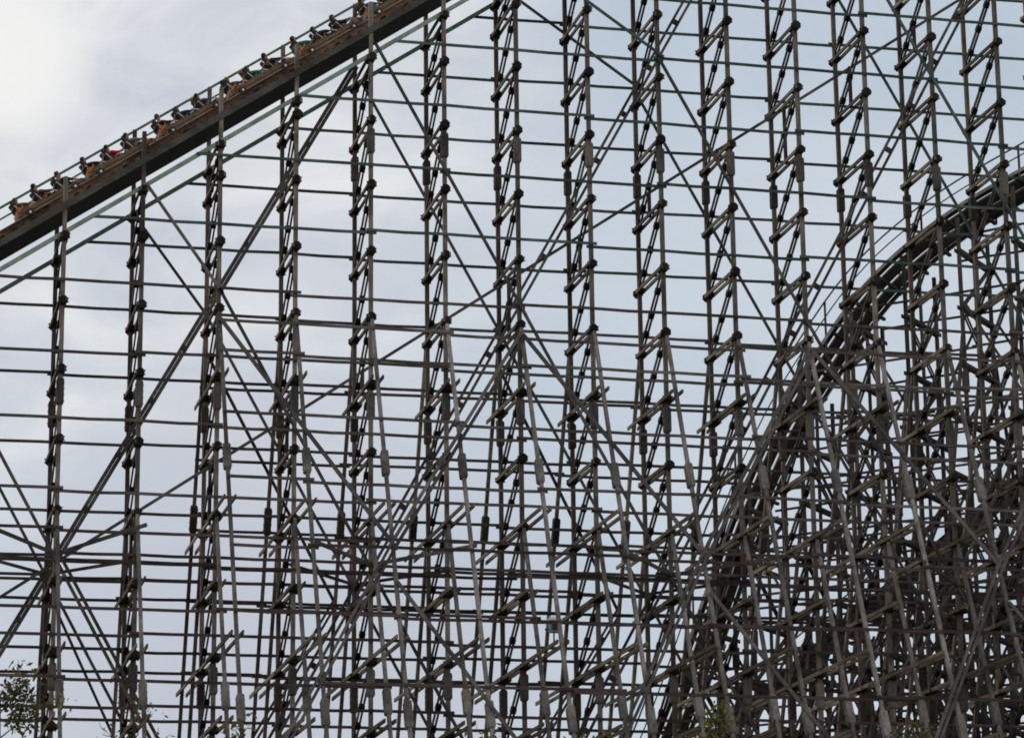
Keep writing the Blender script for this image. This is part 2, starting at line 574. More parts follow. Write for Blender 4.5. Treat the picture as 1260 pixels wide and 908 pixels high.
def make_car():
    r = thing('coaster_car', (0, 0, 0), 'x', 'coaster car', 'cars of the climbing coaster train')
    # local: x forward, z up from rail top
    m = MB()
    prof = [(-1.52, .10, .24), (-1.42, .07, .46), (-1.15, .05, .40), (-.85, .05, .30), (-.45, .05, .33), (-.2, .05, .27), (.15, .05, .25), (.5, .05, .31), (.85, .05, .25), (1.2, .05, .24), (1.45, .07, .30), (1.62, .12, .2)]
    base = len(m.v)
    for x_, z0, z1 in prof:
        w = .56 if abs(x_) < 1.45 else .45
        m.v += [Vector((x_, -w, z0)), Vector((x_, w, z0)), Vector((x_, w, z1)), Vector((x_, -w, z1))]
    for j in range(len(prof) - 1):
        for q in range(4):
            q2 = (q + 1) % 4
            m.f.append((j * 4 + q, (j + 1) * 4 + q, (j + 1) * 4 + q2, j * 4 + q2))
    m.f.append((0, 1, 2, 3)); e = (len(prof) - 1) * 4
    m.f.append((e + 3, e + 2, e + 1, e))
    b = m.build('body', M['car'], r)
    for sy in (-1, 1):
        m = MB()
        # golden swoosh panel on the side
        pts = [(-1.3, .27), (-.85, .20), (-.3, .19), (.15, .16), (.6, .19), (1.0, .16), (1.4, .20)]
        m.loft([Vector((x_, sy * .575, z_)) for x_, z_ in pts], .02, .09, side=(0, 1, 0))
        m.build('side_panel', M['ochre'], b)
        m = MB()
        m.lathe(Vector((-1.36, sy * .50, .38)), Vector((-1.36, sy * .60, .38)), [(0, .09), (.5, .12), (1, .06)], 12)
        m.loft([Vector((-1.5, sy * .57, .10)), Vector((-1.44, sy * .57, .26)), Vector((-1.22, sy * .57, .38)), Vector((-1.12, sy * .57, .50))], 0, 0, n=6, r=[.06, .10, .07, .02])
        m.build('gold_scroll', M['gold'], b)
        m = MB()
        m.lathe(Vector((1.28, sy * .50, .22)), Vector((1.28, sy * .60, .22)), [(0, .09), (.5, .11), (1, .06)], 12)
        m.build('gold_scroll', M['gold'], b)
        for wx in (-1.05, 1.05):
            w = MB().lathe(Vector((wx, sy * .50, .06)), Vector((wx, sy * .66, .06)), [(0, .15), (.2, .17), (.8, .17), (1, .14)], 16).build('wheel', M['black'], r)
            MB().lathe(Vector((wx, sy * .64, .06)), Vector((wx, sy * .69, .06)), [(0, .07), (1, .05)], 10).build('hub', M['chrome'], w)
    for row in (-.98, 0, .98):
        for sy in (-1, 1):
            m = MB()
            cy = sy * .27
            m.loft([Vector((row + .25, cy, .16)), Vector((row - .18, cy, .12)), Vector((row - .27, cy, .20)), Vector((row - .40, cy, .72))], .46, .09, side=(0, 1, 0))
            st = m.build('seat', M['pad'], r)
            m = MB()
            m.loft([Vector((row - .41, cy, .70)), Vector((row - .44, cy, .88))], .26, .08, side=(0, 1, 0))
            m.build('headrest', M['pad'], st)
            m = MB()
            pts = [Vector((row + .44, cy - .2, .26)), Vector((row + .24, cy - .2, .42)), Vector((row + .22, cy + .2, .42)), Vector((row + .44, cy + .2, .26))]
            m.loft(pts, .05, .05, n=8, r=.028)
            m.build('lap_bar', M['chrome'], r)
        MB().loft([Vector((row - .34, -.52, .30)), Vector((row - .44, -.52, .62)), Vector((row - .48, 0, .66)), Vector((row - .44, .52, .62)), Vector((row - .34, .52, .30))], .04, .04, n=6, r=.022).build('seat_frame', M['chrome'], r)
    return r


def clone(root, mat_world, label):
    c = root.copy(); COL.objects.link(c)
    c.matrix_world = mat_world
    c['label'] = label
    for ch in list(root.children):
        d = ch.copy(); COL.objects.link(d); d.parent = c
        for g in list(ch.children):
            e_ = g.copy(); COL.objects.link(e_); e_.parent = d
    return c


car0 = make_car()
car_mid = [-.19, .705, 1.635, 2.555, 3.485, 4.40]
car_lab = ['lowest coaster car of the train, at the left edge of the frame',
           'second coaster car from the bottom, carrying the rider in red',
           'third coaster car from the bottom, halfway along the visible train',
           'fourth coaster car from the bottom, carrying the rider in green',
           'fifth coaster car from the bottom, nearing the top edge',
           'uppermost coaster car, cut by the top edge of the frame']


def car_matrix(i):
    p = W(i, YC, kt(i, 2.675)) + DIR * .25
    return Matrix.Translation(p) @ ROT


for n, i in enumerate(car_mid):
    if n == 0:
        car0.matrix_world = car_matrix(i)
        car0['label'] = car_lab[0]
    else:
        clone(car0, car_matrix(i), car_lab[n])

# ------------------------------------------------------------------ riders
DG = None


def skin_mesh(name, verts, edges, radii, sub=1):
    me = bpy.data.meshes.new(name)
    me.from_pydata([tuple(v) for v in verts], edges, [])
    o = bpy.data.objects.new(name, me)
    COL.objects.link(o)
    sk = o.modifiers.new('skin', 'SKIN')
    sk.use_smooth_shade = True
    layer = me.skin_vertices[0].data
    for j, r in enumerate(radii):
        layer[j].radius = r if isinstance(r, tuple) else (r, r)
        layer[j].use_root = (j == 0)
    o.modifiers.new('sub', 'SUBSURF').levels = sub
    o.modifiers['sub'].render_levels = sub
    dg = bpy.context.evaluated_depsgraph_get()
    ev = o.evaluated_get(dg)
    m2 = bpy.data.meshes.new_from_object(ev)
    m2.name = name
    for p in m2.polygons: p.use_smooth = True
    bpy.data.objects.remove(o)
    return m2


def rider_meshes(arms):
    """seated figure, x forward, origin on the seat under the hips (car frame). arms: 0 on the bar, 1 raised"""
    lean = -.22
    if arms == 0:
        elbow = (.10, .24, .42); wrist = (.30, .17, .30)
    elif arms == 1:
        elbow = (.14, .25, .72); wrist = (.22, .22, .98)
    else:
        elbow = (.02, .27, .40); wrist = (.26, .19, .36)
    V = [(0, 0, .12), (-.05, 0, .28), (lean * .6, 0, .46), (lean * .75, 0, .58), (lean * .78, 0, .66), (lean * .7, 0, .74), (lean * .6, 0, .86), (lean * .6, 0, .93)]
    E = [(0, 1), (1, 2), (2, 3), (3, 4), (4, 5), (5, 6), (6, 7)]
    Rr = [(.15, .12), (.14, .115), (.17, .12), (.13, .09), (.058, .06), (.085, .085), (.10, .10), (.07, .07)]
    for s_ in (-1, 1):
        b = len(V)
        V += [(lean * .75, .20 * s_, .56), (elbow[0], elbow[1] * s_, elbow[2]), (wrist[0], wrist[1] * s_, wrist[2]), (wrist[0] + .09, wrist[1] * s_, wrist[2] + (.09 if arms == 1 else -.02))]
        E += [(3, b), (b, b + 1), (b + 1, b + 2), (b + 2, b + 3)]
        Rr += [.068, .05, .036, .038]
        b = len(V)
        V += [(.05, .10 * s_, .10), (.42, .13 * s_, .20), (.70, .12 * s_, .02), (.84, .12 * s_, .03)]
        E += [(0, b), (b, b + 1), (b + 1, b + 2), (b + 2, b + 3)]
        Rr += [.09, .068, .05, .045]
    body = skin_mesh('person_body', V, E, Rr, 2)
    # nose, ears and fingers join the same mesh as small extensions of it
    extra = MB()
    hx = lean * .6
    extra.lathe((hx + .085, 0, .86), (hx + .13, 0, .84), [(0, .022), (1, .008)], 6)
    for s_ in (-1, 1):
        extra.lathe((hx, .085 * s_, .87), (hx - .01, .115 * s_, .88), [(0, .03), (1, .02)], 6)
        h = Vector((wrist[0] + .07, wrist[1] * s_, wrist[2] + (.09 if arms == 1 else -.02)))
        for f in range(4):
            o_ = Vector((0, (f - 1.5) * .02, 0))
            if arms == 1:
                extra.loft([h + o_, h + o_ + Vector((.01, 0, .06)), h + o_ + Vector((.03, 0, .10 - .01 * abs(f - 1.5)))], 0, 0, n=5, r=[.010, .010, .007])
            else:
                extra.loft([h + o_, h + o_ + Vector((.06, 0, .0)), h + o_ + Vector((.07, 0, -.04 + .006 * abs(f - 1.5)))], 0, 0, n=5, r=[.010, .010, .007])
        extra.loft([h + Vector((-.02, -.03 * s_, 0)), h + Vector((.03, -.055 * s_, -.02))], 0, 0, n=5, r=[.012, .009])
    nv = len(body.vertices)
    vs = [tuple(v.co) for v in body.vertices] + [tuple(v) for v in extra.v]
    fs = [tuple(p.vertices) for p in body.polygons] + [tuple(a + nv for a in f) for f in extra.f]
    me = bpy.data.meshes.new('person_body')
    me.from_pydata(vs, [], fs)
    for p in me.polygons: p.use_smooth = True
    me.materials.append(M['skin'])
    # jacket: torso and sleeves a little fuller
    Vj = [V[1], V[2], V[3]]; Ej = [(0, 1), (1, 2)]; Rj = [(.18, .15), (.21, .155), (.17, .12)]
    for s_ in (-1, 1):
        b = len(Vj)
        Vj += [(lean * .75, .20 * s_, .56), (elbow[0], elbow[1] * s_, elbow[2]), (wrist[0] - .02, wrist[1] * s_, wrist[2])]
        Ej += [(2, b), (b, b + 1), (b + 1, b + 2)]
        Rj += [.095, .076, .058]
    jacket = skin_mesh('jacket', Vj, Ej, Rj, 1)
    Vt = [V[0]]; Et = []; Rt = [(.17, .135)]
    for s_ in (-1, 1):
        b = len(Vt)
        Vt += [(.05, .10 * s_, .10), (.42, .13 * s_, .20), (.68, .12 * s_, .04)]
        Et += [(0, b), (b, b + 1), (b + 1, b + 2)]
        Rt += [.105, .083, .064]
    trousers = skin_mesh('trousers', Vt, Et, Rt, 1)
    m = MB()
    # hair cap: part of a sphere over the crown and back of the head
    c = Vector((hx - .012, 0, .885))
    n_, rings = 12, 6
    for a in range(rings + 1):
        th = math.pi * .62 * a / rings
        for q in range(n_):
            ph = 2 * math.pi * q / n_
            d = Vector((math.sin(th) * math.cos(ph), math.sin(th) * math.sin(ph), math.cos(th)))
            d.rotate(Matrix.Rotation(-.55, 3, 'Y'))
            m.v.append(c + Vector((d.x * .118, d.y * .108, d.z * .118)))
    for a in range(rings):
        for q in range(n_):
            q2 = (q + 1) % n_
            m.f.append((a * n_ + q, (a + 1) * n_ + q, (a + 1) * n_ + q2, a * n_ + q2))
    m.f.append(tuple((rings) * n_ + q for q in reversed(range(n_))))
    hair = bpy.data.meshes.new('hair')
    hair.from_pydata([tuple(v) for v in m.v], [], m.f)
    for p in hair.polygons: p.use_smooth = True
    return me, jacket, trousers, hair


KIT = [rider_meshes(a) for a in (0, 1, 2)]
CM = {}


def cmat(name, col):
    if name not in CM:
        CM[name] = plain(name, col, .85, 0, .12, 12)
    return CM[name]


CLOTH = {'black': (.018, .018, .02), 'red': (.5, .02, .025), 'green': (.015, .20, .13), 'purple': (.12, .06, .20), 'navy': (.02, .035, .09), 'blue': (.05, .13, .3),
         'grey': (.16, .16, .17), 'brown': (.10, .05, .035), 'white': (.7, .7, .68), 'denim': (.05, .08, .16)}
HAIR = {'dark hair': (.015, .011, .009), 'brown hair': (.07, .035, .02), 'fair hair': (.25, .15, .06)}
# (jacket, trousers, hair, arms) for near seats of every row, bottom to top
near_r = [('brown', 'navy', 'brown hair', 0), ('brown', 'black', 'dark hair', 2), ('black', 'navy', 'brown hair', 0),
          ('black', 'grey', 'dark hair', 0), ('red', 'black', 'dark hair', 2), ('grey', 'black', 'dark hair', 0),
          ('black', 'purple', 'brown hair', 2), ('navy', 'denim', 'dark hair', 0), ('denim', 'black', 'dark hair', 2),
          ('brown', 'black', 'fair hair', 0), ('green', 'grey', 'brown hair', 0), ('navy', 'black', 'dark hair', 2),
          ('green', 'black', 'dark hair', 0), ('black', 'navy', 'dark hair', 0), ('black', 'grey', 'dark hair', 2),
          ('blue', 'black', 'dark hair', 0), ('black', 'denim', 'brown hair', 2), ('grey', 'black', 'dark hair', 0)]
far_r = [(random.choice(['black', 'grey', 'navy', 'brown', 'denim', 'white']), random.choice(['black', 'denim', 'navy']), random.choice(list(HAIR)), random.choice([0, 2])) for _ in near_r]
ROWN = ['back row', 'middle row', 'front row']
CARN = ['lowest', 'second', 'third', 'fourth', 'fifth', 'uppermost']


def put_rider(ci, ri, side, spec):
    jc, tc, hc, arms = spec
    body, jk, trs, hr = KIT[arms]
    Mx = car_matrix(car_mid[ci]) @ Matrix.Translation(((-.98, 0, .98)[ri] - .07, side * .27, .10)) @ Matrix.Rotation(-.12 + jit(.13), 4, 'Y') @ Matrix.Rotation(jit(.25), 4, 'Z') @ Matrix.Rotation(jit(.08), 4, 'X') @ Matrix.Scale(R_.uniform(.88, 1.03), 4)
    o = bpy.data.objects.new('person', body)
    COL.objects.link(o)
    o.matrix_world = Mx
    sd = 'near' if side < 0 else 'far'
    arm_w = {0: 'leaning back', 1: 'with both arms up', 2: 'gripping the bar'}[arms]
    tag(o, 'rider in %s jacket %s, %s seat, %s of the %s car' % (jc, arm_w, sd, ROWN[ri], CARN[ci]), 'person', 'riders in the climbing train')
    for nm, me, mt in (('jacket', jk, cmat('cloth_' + jc, CLOTH[jc])), ('trousers', trs, cmat('cloth_' + tc, CLOTH[tc])), ('hair', hr, cmat('hair_' + hc.split()[0], HAIR[hc]))):
        if not me.materials: me.materials.append(mt)
        c = bpy.data.objects.new(nm, me)
        COL.objects.link(c)
        c.parent = o
        c.material_slots[0].link = 'OBJECT'
        c.material_slots[0].material = mt


n = 0
for ci in range(6):
    for ri in range(3):
        put_rider(ci, ri, -1, near_r[n])
        put_rider(ci, ri, 1, far_r[n])
        n += 1

# ------------------------------------------------------------------ the plunging track behind
U0 = Vector((13.4966, 5.4304, 0)) * S
DV = Vector((.722, -.692, 0)).normalized()
NV = Vector((.692, .722, 0)).normalized()
PATH = [(-9, -6.5), (-7, -6.1), (-5.6, -5.2), (-4.8, -4.3), (-4.2, -3.2), (-3.75, -2.2), (-3.35, -1.22), (-3.1, -.6), (-2.81, .03), (-2.42, .8), (-2.11, 1.36), (-1.75, 1.9), (-1.45, 2.22),
        (-1.15, 2.6), (-.85, 3.0), (-.3, 3.55), (0, 3.77), (.65, 4.18), (1.24, 4.48), (1.76, 4.68), (2.3, 4.88), (3.2, 5.2), (4.2, 5.5), (5.2, 5.7)]


def path_z(s):
    for (a, za), (b, zb) in zip(PATH, PATH[1:]):
        if a <= s <= b:
            return za + (zb - za) * (s - a) / (b - a)
    return PATH[-1][1] if s > 0 else PATH[0][1]


def path_s(z):
    for (a, za), (b, zb) in zip(PATH, PATH[1:]):
        if za <= z <= zb:
            return a + (b - a) * (z - za) / (zb - za)
    return 99 if z > PATH[-1][1] else PATH[0][0]


def P2(s, l, z):
    """s along the plunge (bents), l across, z height in bents relative to storey line 0"""
    v = U0 + DV * (s * S) + NV * (l * S)
    v.z = Z0 + z * S
    return v


# smooth centre line
cl = []
ss = [-9 + .2 * j for j in range(int(14.2 / .2) + 1)]
zz = [path_z(s) for s in ss]
for _ in range(4):
    zz = [zz[0]] + [(zz[j - 1] + 2 * zz[j] + zz[j + 1]) / 4 for j in range(1, len(zz) - 1)] + [zz[-1]]
# resample by arc length
pts0 = list(zip(ss, zz))
dt = thing('drop_track', P2(0, 0, path_z(0)), 'dark timber track plunging steeply down to the left behind the right-hand trestles', 'coaster track')


def off_line(l, dn):
    """polyline offset dn metres along the local normal and l bents sideways"""
    out = []
    for j, (s, z) in enumerate(pts0):
        a = pts0[max(j - 1, 0)]; b = pts0[min(j + 1, len(pts0) - 1)]
        t = Vector((b[0] - a[0], b[1] - a[1])).normalized()
        nx, nz = -t.y, t.x
        out.append(P2(s + nx * dn / S, l, z + nz * dn / S))
    return out


SD = tuple(NV)
for l in (-.2, .2):
    g = MB().loft(off_line(l, -.36), .17, .34, side=SD).build('rail_ledger', M['deck'], dt)
    MB().loft(off_line(l, -.10), .24, .05, side=SD).build('running_rail', M['rail'], g)
for l in (-.47, .47):
    MB().loft(off_line(l, -.28), .27, .06, side=SD).build('walkway', M['deck'], dt)
    MB().loft(off_line(l * 1.17, -.22), .05, .16, side=SD).build('walkway_kerb', M['d_ledge'], dt)
    MB().loft(off_line(l * 1.15, .95), .07, .07, n=6, r=.045).build('handrail', M['girt_high'], dt)
    MB().loft(off_line(l * 1.15, .45), .07, .07, n=6, r=.035).build('handrail', M['girt_high'], dt)
top_o = [off_line(0, d) for d in (-.75,)][0]
for j in range(0, len(pts0), 2):
    a = off_line(-.55, -.5)[j]; b = off_line(.55, -.5)[j]
    MB().bar(a, b, .14, .14, side=(0, 0, 1)).build('cross_tie', M['diag'], dt)
for j in range(1, len(pts0), 4):
    for l in (-.53, .53):
        a = off_line(l, .95)[j]; q_ = off_line(l, -.3)
        near_ = min(q_, key=lambda v: (v.xy - a.xy).length)
        MB().bar(Vector((a.x, a.y, near_.z - .2)), a + Vector((0, 0, .03)), .085, .085).build('rail_post', M['d_post'], dt)

# its bents
HL2 = HL / S
lev0 = -6.3
BW = .62
d_bents = [-7.0 + .92 * j for j in range(14)]
vis = 0
for n, s in enumerate(d_bents):
    tz = path_z(s) - .28
    root = thing('drop_bent', Vector((P2(s, 0, 0).x, P2(s, 0, 0).y, 0)),
                 '%s dark trestle bent from the left under the plunging track' % nth(n), 'trestle bent', 'trestle bents under the plunging track')
    zg = -Z0 / S
    for l in (-BW, 0, BW):
        MB().bar(P2(s, l, zg), P2(s, l, tz + (-.02 if l else -.15)), .16 if l else .13, .16 if l else .13, side=DV).build('post', M['d_post'], root)
    for sg in (-1, 1):
        for kk, dd in ((tz - 1.9, .30), (tz - 4.2, .30)):
            if kk > -6:
                MB().bar(P2(s, sg * (BW + .03), kk), P2(s, sg * (BW + .03 + (kk - zg) * dd), zg), .14, .14, side=DV).build('raker', M['d_post'], root)
    z = lev0
    prev = None
    while z < tz - .1:
        out = 0
        dn_ = (tz - 1.9) - z
        if dn_ > .5: out = dn_ * .30
        m = MB()
        for sx in (-.12, .12):
            d_ = Vector(DV) * sx
            m.bar(P2(s, -BW - .08 - out, z) + d_, P2(s, BW + .08 + out, z) + d_, .05, .18, side=DV)
        m.build('cross_beam', M['diag'], root)
        if prev is not None:
            sg = 1 if (round((z - lev0) / HL2) % 2) else -1
            m = MB()
            for sx in (-.06, .06):
                d_ = Vector(DV) * sx
                m.bar(P2(s, -BW * sg, prev) + d_, P2(s, BW * sg, z) + d_, .05, .12, side=DV)
            m.build('diagonal_brace', M['diag'], root)
        if (round((z - lev0) / HL2) % 4) == 1:
            for l in (-BW, BW):
                MB().bar(P2(s, l, z - .1), P2(s, l, z - .42), .27, .27, side=DV).build('splice_plate', M['d_post'], root)
        prev = z
        z += HL2
# its girts
cnt = 0
z = lev0 + .25
rows = []
while z < 5.2:
    rows.append(z); z += HL2 / 1.0
for face, wn in ((-BW, 'near'), (BW, 'far'), (-1.6, 'near leaning'), (1.6, 'far leaning')):
    c = 0
    for z in reversed(rows):
        s0 = max(path_s(z + .35), -7.2)
        if s0 > 4.4: continue
        if abs(face) > 1:
            if z > 1.5: continue
            s0 += 1.4
        lab = '%s dark rail from the top across the %s posts under the plunging track' % (nth(c), wn)
        c += 1
        root = thing('girt_rail', P2(s0, face, z), lab, 'rail', 'dark rails of the trestle under the plunging track')
        sgn = 1 if face > 0 else -1
        ff = face
        if abs(face) > 1:
            ff = sgn * (BW + (1.8 - z) * .30)
        x = s0
        flip = 0
        while x < 5.0:
            x2 = min(x + R_.choice([1.84, 2.76]), 5.1)
            if 5.1 - x2 < .5: x2 = 5.1
            pts = []
            for j in range(5):
                xx = x - .06 + (x2 + .06 - x) * j / 4
                pts.append(P2(xx, ff + sgn * .035 + sgn * .018 * flip, z + (.01 if flip else -.01) + jit(.012)))
            MB().loft(pts, .055, .11, side=SD).build('rail_board', M['girt'] if R_.random() < .6 else M['girt_low'], root)
            flip = 1 - flip
            x = x2
# its long braces
xn = {}
for face, wn, dir_ in ((-BW - .05, 'near', 1), (BW + .05, 'far', 1), (-BW - .05, 'near', -1), (BW + .05, 'far', -1)):
    for q in range(-5, 7):
        if dir_ > 0:
            a = (q * 1.84 - 4, -6.2); b = (a[0] + 5, a[1] + 9.0)
        else:
            a = (q * 1.84 - 1, -6.2); b = (a[0] - 5, a[1] + 9.0)
        # clip to the area below the track
        best = None
        N = 60
        seg = []
        for j in range(N + 1):
            t = j / N
            s = a[0] + (b[0] - a[0]) * t; z = a[1] + (b[1] - a[1]) * t
            if -7 < s < 5 and z < path_z(s) - .3:
                seg.append((s, z))
            elif seg:
                break
        if len(seg) < 8: continue
        if (q % 2) and face > 0: continue
        o = thing('long_brace', P2(seg[0][0], face, seg[0][1]), 'x', 'brace')
        xn[(face, dir_)] = xn.get((face, dir_), -1) + 1
        o['label'] = '%s criss-cross brace from the left climbing %s, %s side under the plunging track' % (nth(xn[(face, dir_)]), 'right' if dir_ > 0 else 'left', wn)
        o['group'] = 'criss-cross braces climbing %s on the %s posts under the plunging track' % ('right' if dir_ > 0 else 'left', wn)
        MB().bar(P2(seg[0][0], face, seg[0][1]), P2(seg[-1][0], face, seg[-1][1]), .12, .06, side=DV).build('brace_board', M['brace'], o)

# ------------------------------------------------------------------ a lower return run further back
def back_z(s): return min(-1.8 + .66 * (s + 3.2), 1.7 + .12 * s)


b_s = [-5.2 + .92 * j for j in range(12)]
for n, s in enumerate(b_s):
    tz = back_z(s)
    l0 = 3.3
    q0 = P2(s, l0, 0)
    root = thing('back_bent', Vector((q0.x, q0.y, 0)), '%s low trestle bent from the left in the tangled lattice furthest back at lower right' % nth(n), 'trestle bent', 'low trestle bents furthest back')
    for l in (l0 - .6, l0 + .6):
        MB().bar(P2(s, l, -Z0 / S), P2(s, l, tz), .17, .17, side=DV).build('post', M['d_post'], root)
    for sg in (-1, 1):
        MB().bar(P2(s, l0 + sg * .6, tz - .9), P2(s, l0 + sg * (.6 + (tz - .9 + Z0 / S) * .28), -Z0 / S), .15, .15, side=DV).build('raker', M['d_post'], root)
    z = lev0 + .35
    k_ = 0
    while z < tz:
        w_ = .7 + max(0, tz - .9 - z) * .28
        MB().bar(P2(s, l0 - w_, z), P2(s, l0 + w_, z), .16, .18, side=DV).build('cross_beam', M['diag'], root)
        if z + HL2 < tz:
            sg = 1 if k_ % 2 else -1
            MB().bar(P2(s, l0 - .6 * sg, z), P2(s, l0 + .6 * sg, z + HL2), .12, .12, side=DV).build('diagonal_brace', M['diag'], root)
        k_ += 1
        z += HL2
bt = thing('return_track', P2(0, 3.3, back_z(0)), 'low dark track on the furthest trestle, mostly hidden in the lattice at right', 'coaster track')
bl = [b_s[0] - .5 + .5 * j for j in range(24)]
for l in (3.1, 3.5):
    MB().loft([P2(s, l, back_z(s) + .12) for s in bl], .2, .45, side=SD).build('rail_ledger', M['deck'], bt)
for l in (2.75, 3.85):
    MB().loft([P2(s, l, back_z(s) + .40) for s in bl], .1, .1, side=SD, n=6, r=.05).build('handrail', M['green'], bt)
for s in bl:
    MB().bar(P2(s, 2.7, back_z(s) + .05), P2(s, 3.9, back_z(s) + .05), .15, .14, side=DV).build('cross_tie', M['diag'], bt)
for face, wn in ((2.65, 'near'), (3.95, 'far')):
    z = lev0 + .6
    c = 0
    zs = []
    while z < 3.0:
        zs.append(z); z += HL2
    for z in reversed(zs):
        s0 = next((s for s in [-5.4 + .1 * j for j in range(120)] if back_z(s) > z + .2), None)
        if s0 is None or s0 > 3.5: continue
        root = thing('girt_rail', P2(s0, face, z), '%s rail from the top on the %s posts of the furthest low trestle' % (nth(c), wn), 'rail', 'rails of the furthest low trestle')
        c += 1
        x = s0
        while x < 5.2:
            x2 = min(x + 2.3, 5.3)
            MB().bar(P2(x - .05, face, z + jit(.03)), P2(x2 + .05, face, z + jit(.03)), .06, .12, side=SD).build('rail_board', M['girt_low'], root)
            x = x2
for face, wn in ((2.6, 'near'), (4.0, 'far')):
    for q in range(5):
        for dir_ in (1, -1):
            s_a = -4.6 + 2.0 * q + (0 if dir_ > 0 else 1.6)
            pts_ = [(s_a + dir_ * t * 3.2, -6.2 + t * 7.0) for t in [j / 40 for j in range(41)]]
            ok = []
            for a_, z_ in pts_:
                if z_ < back_z(a_) and -5.5 < a_ < 5.2: ok.append((a_, z_))
                elif ok: break
            if len(ok) < 6: continue
            o = thing('long_brace', P2(ok[0][0], face, ok[0][1]), '%s slanting brace from the left leaning %s on the %s side of the furthest trestle' % (nth(q), 'right' if dir_ > 0 else 'left', wn), 'brace', 'slanting braces of the furthest low trestle')
            MB().bar(P2(ok[0][0], face, ok[0][1]), P2(ok[-1][0], face, ok[-1][1]), .13, .06, side=DV).build('brace_board', M['brace'], o)

# ------------------------------------------------------------------ small equipment box on a near leg
c = W(6, -1.55, -3.72)
eb = thing('equipment_box', c, 'small blue-grey equipment box with pale hood on a sloping leg', 'equipment box')
m = MB().loft([c + Vector((.0, 0, -.24)), c + Vector((0, 0, -.20)), c + Vector((0, 0, .16)), c + Vector((0, 0, .20))], .36, .28, side=(1, 0, 0))
m.build('housing', M['box'], eb)
MB().loft([c + Vector((0, -.02, .205)), c + Vector((0, -.02, .225)), c + Vector((0, 0, .29))], .42, .36, side=(1, 0, 0)).build('hood', M['white'], eb)
MB().box(c + Vector((.02, -.17, -.02)), (.22, .02, .26)).build('front_panel', M['black'], eb)
MB().bar(c + Vector((0, 0, -.24)), c + Vector((0, 0, -.62)), .05, .05).bar(c + Vector((-.3, .18, -.1)), c + Vector((.25, .18, -.1)), .05, .05).build('bracket', M['black'], eb)

# ------------------------------------------------------------------ trees in front of the foot of the lift hill
def leaf_mat(name, c1, c2):
    m, nt, b = new_mat(name)
    L = nt.links.new
    geo = nt.nodes.new('ShaderNodeNewGeometry')
    n = nt.nodes.new('ShaderNodeTexNoise')
    n.inputs['Scale'].default_value = 1.3
    n.inputs['Detail'].default_value = 3
    L(geo.outputs['Position'], n.inputs['Vector'])
    w = nt.nodes.new('ShaderNodeTexWhiteNoise')
    w.noise_dimensions = '3D'
    sn = nt.nodes.new('ShaderNodeVectorMath'); sn.operation = 'SNAP'
    sn.inputs[1].default_value = (.15, .15, .15)
    L(geo.outputs['Position'], sn.inputs[0])
    L(sn.outputs[0], w.inputs['Vector'])
    mx = nt.nodes.new('ShaderNodeMath'); mx.operation = 'MULTIPLY_ADD'
    mx.inputs[1].default_value = .5
    L(w.outputs['Value'], mx.inputs[0])
    mm = nt.nodes.new('ShaderNodeMath'); mm.operation = 'MULTIPLY'; mm.inputs[1].default_value = .7
    L(n.outputs['Fac'], mm.inputs[0]); L(mm.outputs[0], mx.inputs[2])
    r = nt.nodes.new('ShaderNodeValToRGB')
    r.color_ramp.elements[0].position = .25; r.color_ramp.elements[1].position = .85
    r.color_ramp.elements[0].color = (*c1, 1); r.color_ramp.elements[1].color = (*c2, 1)
    L(mx.outputs[0], r.inputs['Fac'])
    L(r.outputs[0], b.inputs['Base Color'])
    b.inputs['Roughness'].default_value = .6
    tr_ = nt.nodes.new('ShaderNodeBsdfTranslucent')
    L(r.outputs[0], tr_.inputs['Color'])
    ms = nt.nodes.new('ShaderNodeMixShader'); ms.inputs[0].default_value = .4
    out = [x for x in nt.nodes if x.type == 'OUTPUT_MATERIAL'][0]
    L(b.outputs[0], ms.inputs[1]); L(tr_.outputs[0], ms.inputs[2]); L(ms.outputs[0], out.inputs[0])
    return m


LEAF = {'olive': leaf_mat('olive_leaves', (.03, .033, .012), (.12, .11, .04)), 'yellow': leaf_mat('yellow_green_leaves', (.04, .05, .012), (.19, .18, .045)),
        'brown': leaf_mat('brown_leaves', (.05, .04, .02), (.16, .13, .06))}
M['bark'] = wood('bark', (.03, .025, .02), (.10, .085, .07), rnd=.1)


